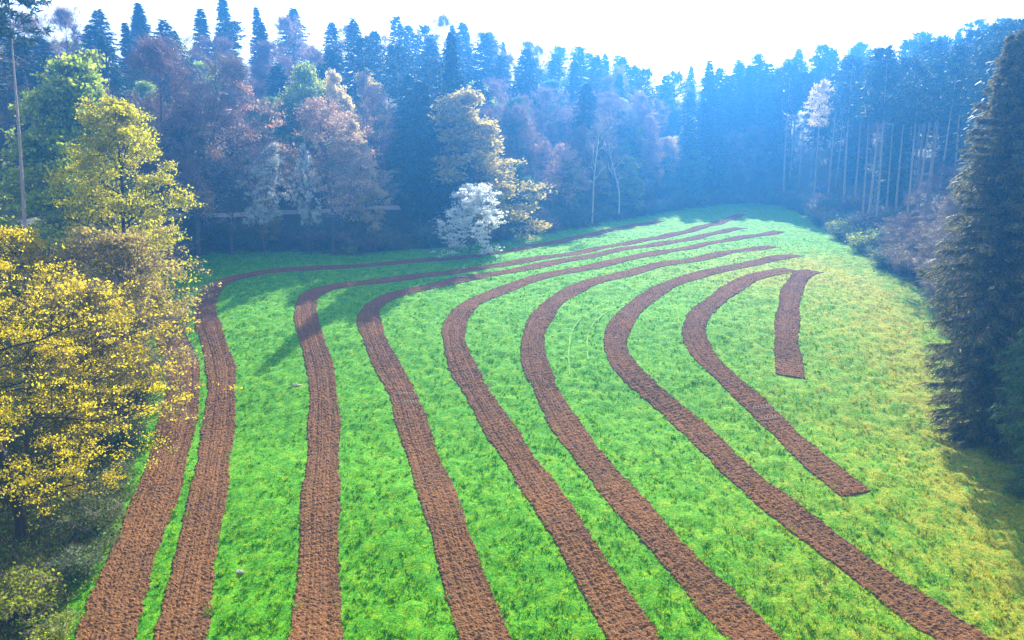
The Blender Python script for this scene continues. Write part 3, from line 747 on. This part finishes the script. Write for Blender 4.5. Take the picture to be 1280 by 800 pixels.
# ------------------------------------------------------------------ the forest wall
cands = []
for _ in range(30000):
    y = 66 + 250 * rs.rand(); x = -150 + 340 * rs.rand()
    cands.append((x, y))
C = np.array(cands); C = C[np.abs(C[:, 0] / C[:, 1]) < .92]
ed = edge_dist(C[:, 0], C[:, 1])
ang = C[:, 0] / C[:, 1]
deep = np.where(ang > .40, 80, 74)
ok = (ed > np.where(ang > .40, 9, 2.5)) & (ed < deep) & ~((ang < -.42) & (C[:, 1] < 122)) & ~((ang > .64) & (C[:, 1] < 100)) & ~((ang > .40) & (ed < 20) & (rs.rand(len(ed)) < .4)) & ~((C[:, 1] < 78) & (C[:, 0] > 0)) & ~((C[:, 0] < 0) & (C[:, 1] < 84))
C, ed, ang = C[ok], ed[ok], ang[ok]
ROAD_PX = [(-60, 286), (20, 282), (120, 276), (240, 270), (330, 267), (420, 264), (505, 261)]
ROAD = smooth_line([ground(*p, fn=terrain) for p in ROAD_PX], 1.0)
kept = []
for (x, y), e, a in zip(C, ed, ang):
    if len(kept) >= 300: break
    if min(np.hypot(ROAD[:, 0] - x, ROAD[:, 1] - y)) < 3.2: continue
    if any(abs(640 + F * a * 1.03 - q[0]) < 3600 / q[1] and y < q[1] for q in SPECIAL if q[0] < 900): continue
    if any((x - t[0]) ** 2 + (y - t[1]) ** 2 < (t[2] + 1.2) ** 2 for t in TAKEN): continue
    sp = 4.6 if e < 25 else 6.4
    if any((x - k[0]) ** 2 + (y - k[1]) ** 2 < sp ** 2 for k in kept): continue
    kept.append((x, y, e, a))
def sector(a):
    px = 640 + a * F
    for lim, w_ in ((130, 'behind the green beeches on the left hillside'), (260, 'behind the large bare grey purple tree'), (360, 'around the rust pink budding tree'),
                    (480, 'around the cream larches'), (560, 'left of the olive yellow tree'), (660, 'around the olive yellow tree'), (760, 'between the olive tree and the birches'),
                    (850, 'right of the leaning birch'), (960, 'at the hazy far end of the meadow'), (1060, 'among the first pines of the pine stand'), (1180, 'behind the thick of the pine stand')):
        if px < lim: return w_
    return 'behind the huge shaggy spruce'
for x, y, e, a in kept:
    u = rs.rand(); px = 640 + a * F; z = terrain1(x, y)
    row = 'front row' if e < 14 else ('middle row' if e < 38 else 'back row')
    g = 'trees %s' % sector(a)
    if a > .40:
        if u < .45: pr, nm, w1, H = PIN[rs.randint(3)], 'pine_tree', 'blue green pine', 31 + 5 * rs.rand()
        elif u < .8: pr, nm, w1, H = SPR[rs.randint(4)], 'spruce_tree', 'dark blue spruce', 27 + 7 * rs.rand()
        else: pr, nm, w1, H = BARE[rs.randint(3)], 'bare_tree', 'purple grey bare tree', 20 + 5 * rs.rand()
        if e < 14 and a < .62: pr, nm, w1, H = PIN[rs.randint(3)], 'pine_tree', 'blue green pine', 29 + 5 * rs.rand()
        wd = .9 + .3 * rs.rand(); mt = None
    else:
        if e < 14: opts = [(.30, 'bare'), (.45, 'bud'), (.80, 'leaf'), (1, 'spruce')]
        elif e < 38: opts = [(.30, 'bare'), (.38, 'bud'), (.58, 'leaf'), (.68, 'pine'), (1, 'spruce')]
        else: opts = [(.30, 'bare'), (.46, 'leaf'), (.58, 'pine'), (1, 'spruce')]
        kd = next(k for p, k in opts if u <= p); mt = None; wd = .85 + .35 * rs.rand()
        if kd == 'bare': pr, nm, w1, H = BARE[rs.randint(3)], 'bare_tree', 'purple grey bare tree', (20 if e < 38 else 25) + 6 * rs.rand()
        elif kd == 'bud': pr, nm, w1, H = BUD[rs.randint(2)], 'budding_tree', 'pinkish budding tree', 16 + 7 * rs.rand()
        elif kd == 'leaf': pr, nm, w1, H = LEAF[rs.randint(3)], 'leafy_tree', 'leafy tree', (11 if e < 14 else 19) + 6 * rs.rand(); q_ = rs.randint(4); w1 = ['blue green', 'fresh green', 'olive yellow', 'blue green'][q_] + ' leafy tree'; mt = {1: ['leaf_mid', 'leaf_green', 'leaf_olive', 'leaf_mid'][q_]}
        elif kd == 'pine': pr, nm, w1, H, wd = PIN[rs.randint(3)], 'pine_tree', 'blue green pine', 24 + 7 * rs.rand(), wd * 1.25
        else: pr, nm, w1, H, wd = SPR[rs.randint(4)], 'spruce_tree', 'dark blue spruce', 23 + 6 * rs.rand(), wd * 1.32
    plant(pr, nm, x, y, z, H, '%s in the %s %s' % (w1, row, sector(a)), 'tree', g, None, wd, (rs.normal() * .015, rs.normal() * .015), mt)

for k, (px, Y, top, w_) in enumerate([(884, 246, 74, 'tall'), (897, 252, 84, 'slender'), (909, 243, 92, 'short'), (920, 256, 74, 'pointed'), (932, 248, 80, 'broad'), (944, 254, 66, 'highest'), (957, 244, 78, 'leaning'), (968, 236, 84, 'ragged')]):
    tree(SPR[(k * 3) % 4], 'spruce_tree', px, Y, top, w_ + ' hazy blue spruce in the row closing the valley beyond the meadow tip', group='spruces closing the valley', wide=1.25)
# ------------------------------------------------------------------ shrubs along the forest edge
def shrub_at(pr, px, Y, H, label, group=None, wide=1., mats=None, name='shrub', cat='shrub'):
    x, y, z = at(px, Y); return plant(pr, name, x, y, z, H, label, cat, group, None, wide, (0, 0), mats)
for px, py, H, mt, lb in [(1050, 299, 5.0, 'leaf_green', 'round fresh green bush on the meadow corner, the wider of two'),
                          (1079, 316, 4.4, 'leaf_green', 'smaller bright green bush in front of the wider one'),
                          (1022, 279, 3.2, 'leaf_mid', 'greenish bush below the first pine trunks'),
                          (1092, 296, 4.5, 'spruce', 'dark blue green bush behind the bright green bush'),
                          (1118, 312, 4.5, 'leaf_mid', 'dull green bush between the bright bush and the brown leafless tree'),
                          (440, 318, 1.8, 'leaf_green', 'tiny fresh green bush alone under the pink budding tree')]:
    x, y = ground(px, py, fn=terrain); plant(SHR[1], 'shrub', x, y, terrain1(x, y), H, lb, 'shrub', None, None, 1.15, (0, 0), {1: mt})
placed = []
seg = EDGE[6:22]
for a, b in zip(seg[:-1], seg[1:]):
    L = np.linalg.norm(b - a)
    for k in range(int(L / 1.6)):
        c = a + (b - a) * rs.rand(); nrm = np.array([-(b - a)[1], (b - a)[0]]) / L
        off = .8 + 9 * rs.rand() ** 1.5
        c = c + nrm * off
        if edge_dist(c[0], c[1])[0] < .3 : c = c - 2 * nrm * off
        if edge_dist(c[0], c[1])[0] < .3: continue
        if any(np.hypot(*(c - p)) < 1.3 for p in placed): continue
        placed.append(c)
for c in placed:
    a_ = c[0] / c[1]; kd = rs.randint(3)
    plant(SHR[kd], 'shrub', c[0], c[1], terrain1(*c), 1.6 + 3.2 * rs.rand(), ['olive brown', 'blue green', 'bare reddish'][kd] + ' forest edge shrub ' + sector(a_), 'shrub', 'forest edge shrubs ' + sector(a_), None, 1 + .4 * rs.rand())
# near left undergrowth shrubs
for px, py, H, mt, lb, wd in [(28, 770, 3.6, 'leaf_green', 'bright green rounded bush in the bottom left corner', 1.1),
                          (95, 720, 2.2, 'leaf_mid', 'dark green shrub beside the bottom left corner bush', 1.3),
                          (120, 660, 2.6, 'undergrowth', 'brown green shrub under the golden oak next to the outermost strip', 1.2),
                          (70, 800, 1.8, 'leaf_green', 'low green shrub at the lower edge between bush and outermost strip', 1.4),
                          (150, 560, 3.0, 'leaf_mid', 'leafy shrub under the hazel thicket halfway along the outermost strip', 1.2),
                          (172, 500, 3.6, 'undergrowth', 'olive shrub where the outermost strip narrows', 1.2)]:
    x, y = ground(px, py, fn=terrain); plant(SHR[1], 'shrub', x, y, terrain1(x, y), H, lb, 'shrub', None, None, wd, (0, 0), {1: mt})

# ------------------------------------------------------------------ undergrowth under the trees (stuff)
def undergrowth():
    n = 60000
    x = -150 + 330 * rs.rand(n); y = 20 + 200 * rs.rand(n)
    e = edge_dist(x, y); ok = (e > -.2) & (e < 40) & (np.abs(x / y) < .95) & (rs.rand(n) < np.exp(-e / 22))
    nl = 26000; xl = -60 + 60 * rs.rand(nl); yl = 30 + 55 * rs.rand(nl); el = edge_dist(xl, yl); okl = (el > -.6) & (el < 25)
    x = np.concatenate([x[ok], xl[okl]]); y = np.concatenate([y[ok], yl[okl]]); ok = np.ones(len(x), bool)
    x, y = x[ok], y[ok]; z = terrain(x, y)
    P = np.repeat(np.stack([x, y, z], 1), 7, 0); P += np.abs(rs.normal(size=P.shape)) * np.array([0, 0, .3]) + rs.normal(size=P.shape) * np.array([.35, .35, .02])
    v, f = leaves(P, .22 * (.5 + rs.rand(len(P))), rs)
    P2 = np.repeat(np.stack([x, y, z], 1), 3, 0); P2[:, :2] += rs.normal(size=(len(P2), 2)) * .4; D = rnd_dir(len(P2), rs) * .5 + np.array([0, 0, .8]); D /= np.linalg.norm(D, axis=1)[:, None]
    v2, f2 = blades(P2, D, .7 * (.4 + rs.rand(len(P2))), .03, rs)
    return np_mesh('undergrowth', [(v, f, 0), (v2, f2, 1)], [M['undergrowth'], M['twig_grey']])
tag(link('undergrowth', undergrowth()), 'low brambles, dead twigs and leaves on the forest floor', kind='stuff')

# ------------------------------------------------------------------ forest road, rocks, logs
def ribbon(line, wd, lift, mat, name, step_cols=5, kind='structure', label=None):
    t = np.gradient(line, axis=0); t /= np.linalg.norm(t, axis=1)[:, None]; nr = np.stack([-t[:, 1], t[:, 0]], 1)
    u = np.linspace(-.5, .5, step_cols) * wd
    PX = line[:, None, 0] + nr[:, None, 0] * u; PYY = line[:, None, 1] + nr[:, None, 1] * u
    ZZ = terrain(PX, PYY) + lift
    n, m = PX.shape; ii, jj = np.meshgrid(np.arange(n - 1), np.arange(m - 1), indexing='ij')
    qq = np.stack([ii * m + jj, ii * m + jj + 1, (ii + 1) * m + jj + 1, (ii + 1) * m + jj], -1).reshape(-1, 4)
    return tag(link(name, np_mesh(name, [(np.stack([PX, PYY, ZZ], -1).reshape(-1, 3), qq, 0)], [mat], True)), label, kind=kind)
ribbon(ROAD, 1.7, .25, M['gravel'], 'road', label='pale forest road crossing the hillside behind the trees')

def rock(name, px, py, sx, sy, sz, seed, label, cat='rock'):
    r = np.random.RandomState(seed); x, y = ground(px, py, fn=terrain)
    nu, nv = 14, 9; V = []
    ph = r.rand(6) * 6.28
    for a in range(nv):
        th = math.pi * a / (nv - 1)
        for b in range(nu):
            p = 2 * math.pi * b / nu; k = 1 + .18 * math.sin(2 * p + ph[0]) + .12 * math.sin(3 * p + 2 * th + ph[1]) + .06 * r.normal()
            V.append((sx * k * math.sin(th) * math.cos(p), sy * k * math.sin(th) * math.sin(p), sz * math.cos(th) * k))
    Fq = [(a * nu + b, a * nu + (b + 1) % nu, (a + 1) * nu + (b + 1) % nu, (a + 1) * nu + b) for a in range(nv - 1) for b in range(nu)]
    o = link(name, np_mesh(name, [(np.array(V), np.array(Fq), 0)], [M['stone']]), loc=(x, y, terrain1(x, y) + sz * .25)); tag(o, label, cat); return o
rock('rock', 371, 482, .5, .3, .12, 1, 'flat pale stone in the grass left of the strip with a straight run')
rock('rock', 300, 715, .3, .22, .08, 2, 'flat pale stone in the shaded grass near the lower edge')
rock('rock', 578, 346, 1.0, .5, .10, 3, 'pale stone patch where two strips draw together at the bend')
rock('rock', 933, 263, .9, .5, .35, 4, 'pale stone heap at the far tip of the meadow')

def log(px, py, L, r_, az, label, pale=True):
    x, y = ground(px, py, fn=terrain); z = terrain1(x, y); rr = np.random.RandomState(int(px))
    P = bez((-L / 2, 0, r_), (1, 0, .02), L, rr, 6, 0, .03)
    v, f = tubes([(P, np.linspace(r_, r_ * .7, 7))] + [(bez(P[k], (rr.normal() * .5, rr.normal(), .8), L * .18, rr, 3, 0, .1), np.linspace(r_ * .3, .02, 4)) for k in (2, 4, 5)], 8)
    cap = np.array([[0, 1, 2, 3, 4, 5, 6, 7]])
    o = link('fallen_log', np_mesh('fallen_log', [(v, f, 0), (v[:8], cap, 0)], [M['bark_pale'] if pale else M['bark_dark']], True), loc=(x, y, z + .05)); o.rotation_euler = (0, 0, az)
    tag(o, label, 'log')
log(272, 306, 4.5, .28, .2, 'pale fallen trunk lying at the edge of the forest below the road')
log(292, 309, 3.6, .2, -.25, 'dark fallen branch lying next to the pale trunk', False)
log(1170, 378, 3.5, .18, .9, 'grey fallen branch at the meadow edge under the brown leafless tree')
# curved tyre tracks worn into the grass
m_, n_, l_ = new_mat('worn_grass'); p_ = n_.new('ShaderNodeBsdfPrincipled'); p_.inputs['Base Color'].default_value = (.11, .36, .012, 1); p_.inputs['Roughness'].default_value = .9
o_ = n_.new('ShaderNodeOutputMaterial'); l_.new(p_.outputs[0], o_.inputs[0])
for pts in ([(712, 470), (711, 440), (716, 412), (735, 392), (762, 376)], [(735, 450), (734, 425), (742, 405), (760, 390), (785, 377)]):
    ribbon(smooth_line([ground(*p) for p in pts], .5), .16, .09, m_, 'tyre_track', 3, label='thin pale curved tyre track in the grass')

def lug_marks(a, b, label):
    A, B = np.array(ground(*a)), np.array(ground(*b)); L = np.linalg.norm(B - A); d = (B - A) / L; nn = np.array([-d[1], d[0]]); g = []
    for k in range(int(L / .3)):
        for s_ in (-1, 1):
            c = A + d * (k + .5 + .2 * s_) * .3 + nn * s_ * .14; e = d * .06 + nn * s_ * .02; f_ = nn * .12 + d * .05 * s_
            if strip_dist(np.array([c[0]]), np.array([c[1]]))[0] > -.2: continue
            zc = terrain1(*c) + .135
            V = [[*(c - e - f_), zc - .1], [*(c + e - f_), zc - .1], [*(c + e + f_), zc - .1], [*(c - e + f_), zc - .1]]; V += [[p[0] * .8 + c[0] * .2, p[1] * .8 + c[1] * .2, zc] for p in V]
            g.append((np.array(V), np.array([(4, 5, 6, 7), (0, 1, 5, 4), (1, 2, 6, 5), (2, 3, 7, 6), (3, 0, 4, 7)]), 0))
    tag(link('tyre_track', np_mesh('tyre_track', g, [M['pale_soil']])), label, kind='structure')
M['pale_soil'] = bark_mat('pale_dry_soil', (.26, .18, .12), (.42, .31, .22), 4)
for a, b, lb in [((495, 492), (527, 494), 'upper pale tyre mark across the tilled strip'), ((499, 502), (532, 505), 'lower pale tyre mark across the tilled strip'),
                 ((940, 512), (978, 507), 'upper pale tyre mark across the short tilled strip'), ((951, 525), (990, 519), 'lower pale tyre mark across the short tilled strip'),
                 ]:
    lug_marks(a, b, lb)

# ------------------------------------------------------------------ haze
hz = bpy.data.meshes.new('haze')
x0, x1, y0, y1, z0, z1 = -705, 705, -305, 805, -4, 112
hz.from_pydata([(x, y, z) for z in (z0, z1) for y in (y0, y1) for x in (x0, x1)], [], [(0, 2, 3, 1), (4, 5, 7, 6), (0, 1, 5, 4), (2, 6, 7, 3), (0, 4, 6, 2), (1, 3, 7, 5)])
m, n, l = new_mat('haze_air'); pv = n.new('ShaderNodeVolumePrincipled'); pv.inputs['Density'].default_value = HAZE_DENSITY
pv.inputs['Color'].default_value = (.07, .36, 1.0, 1); pv.inputs['Anisotropy'].default_value = .6
o = n.new('ShaderNodeOutputMaterial'); l.new(pv.outputs[0], o.inputs['Volume'])
hz.materials.append(m)
tag(link('haze', hz), 'thin blue morning haze hanging in front of the forest', kind='stuff')
print('planted', COUNT[0], 'zmax', max((o.location.z for o in bpy.data.objects)), 'forest', len(kept), 'shrubs', len(placed))
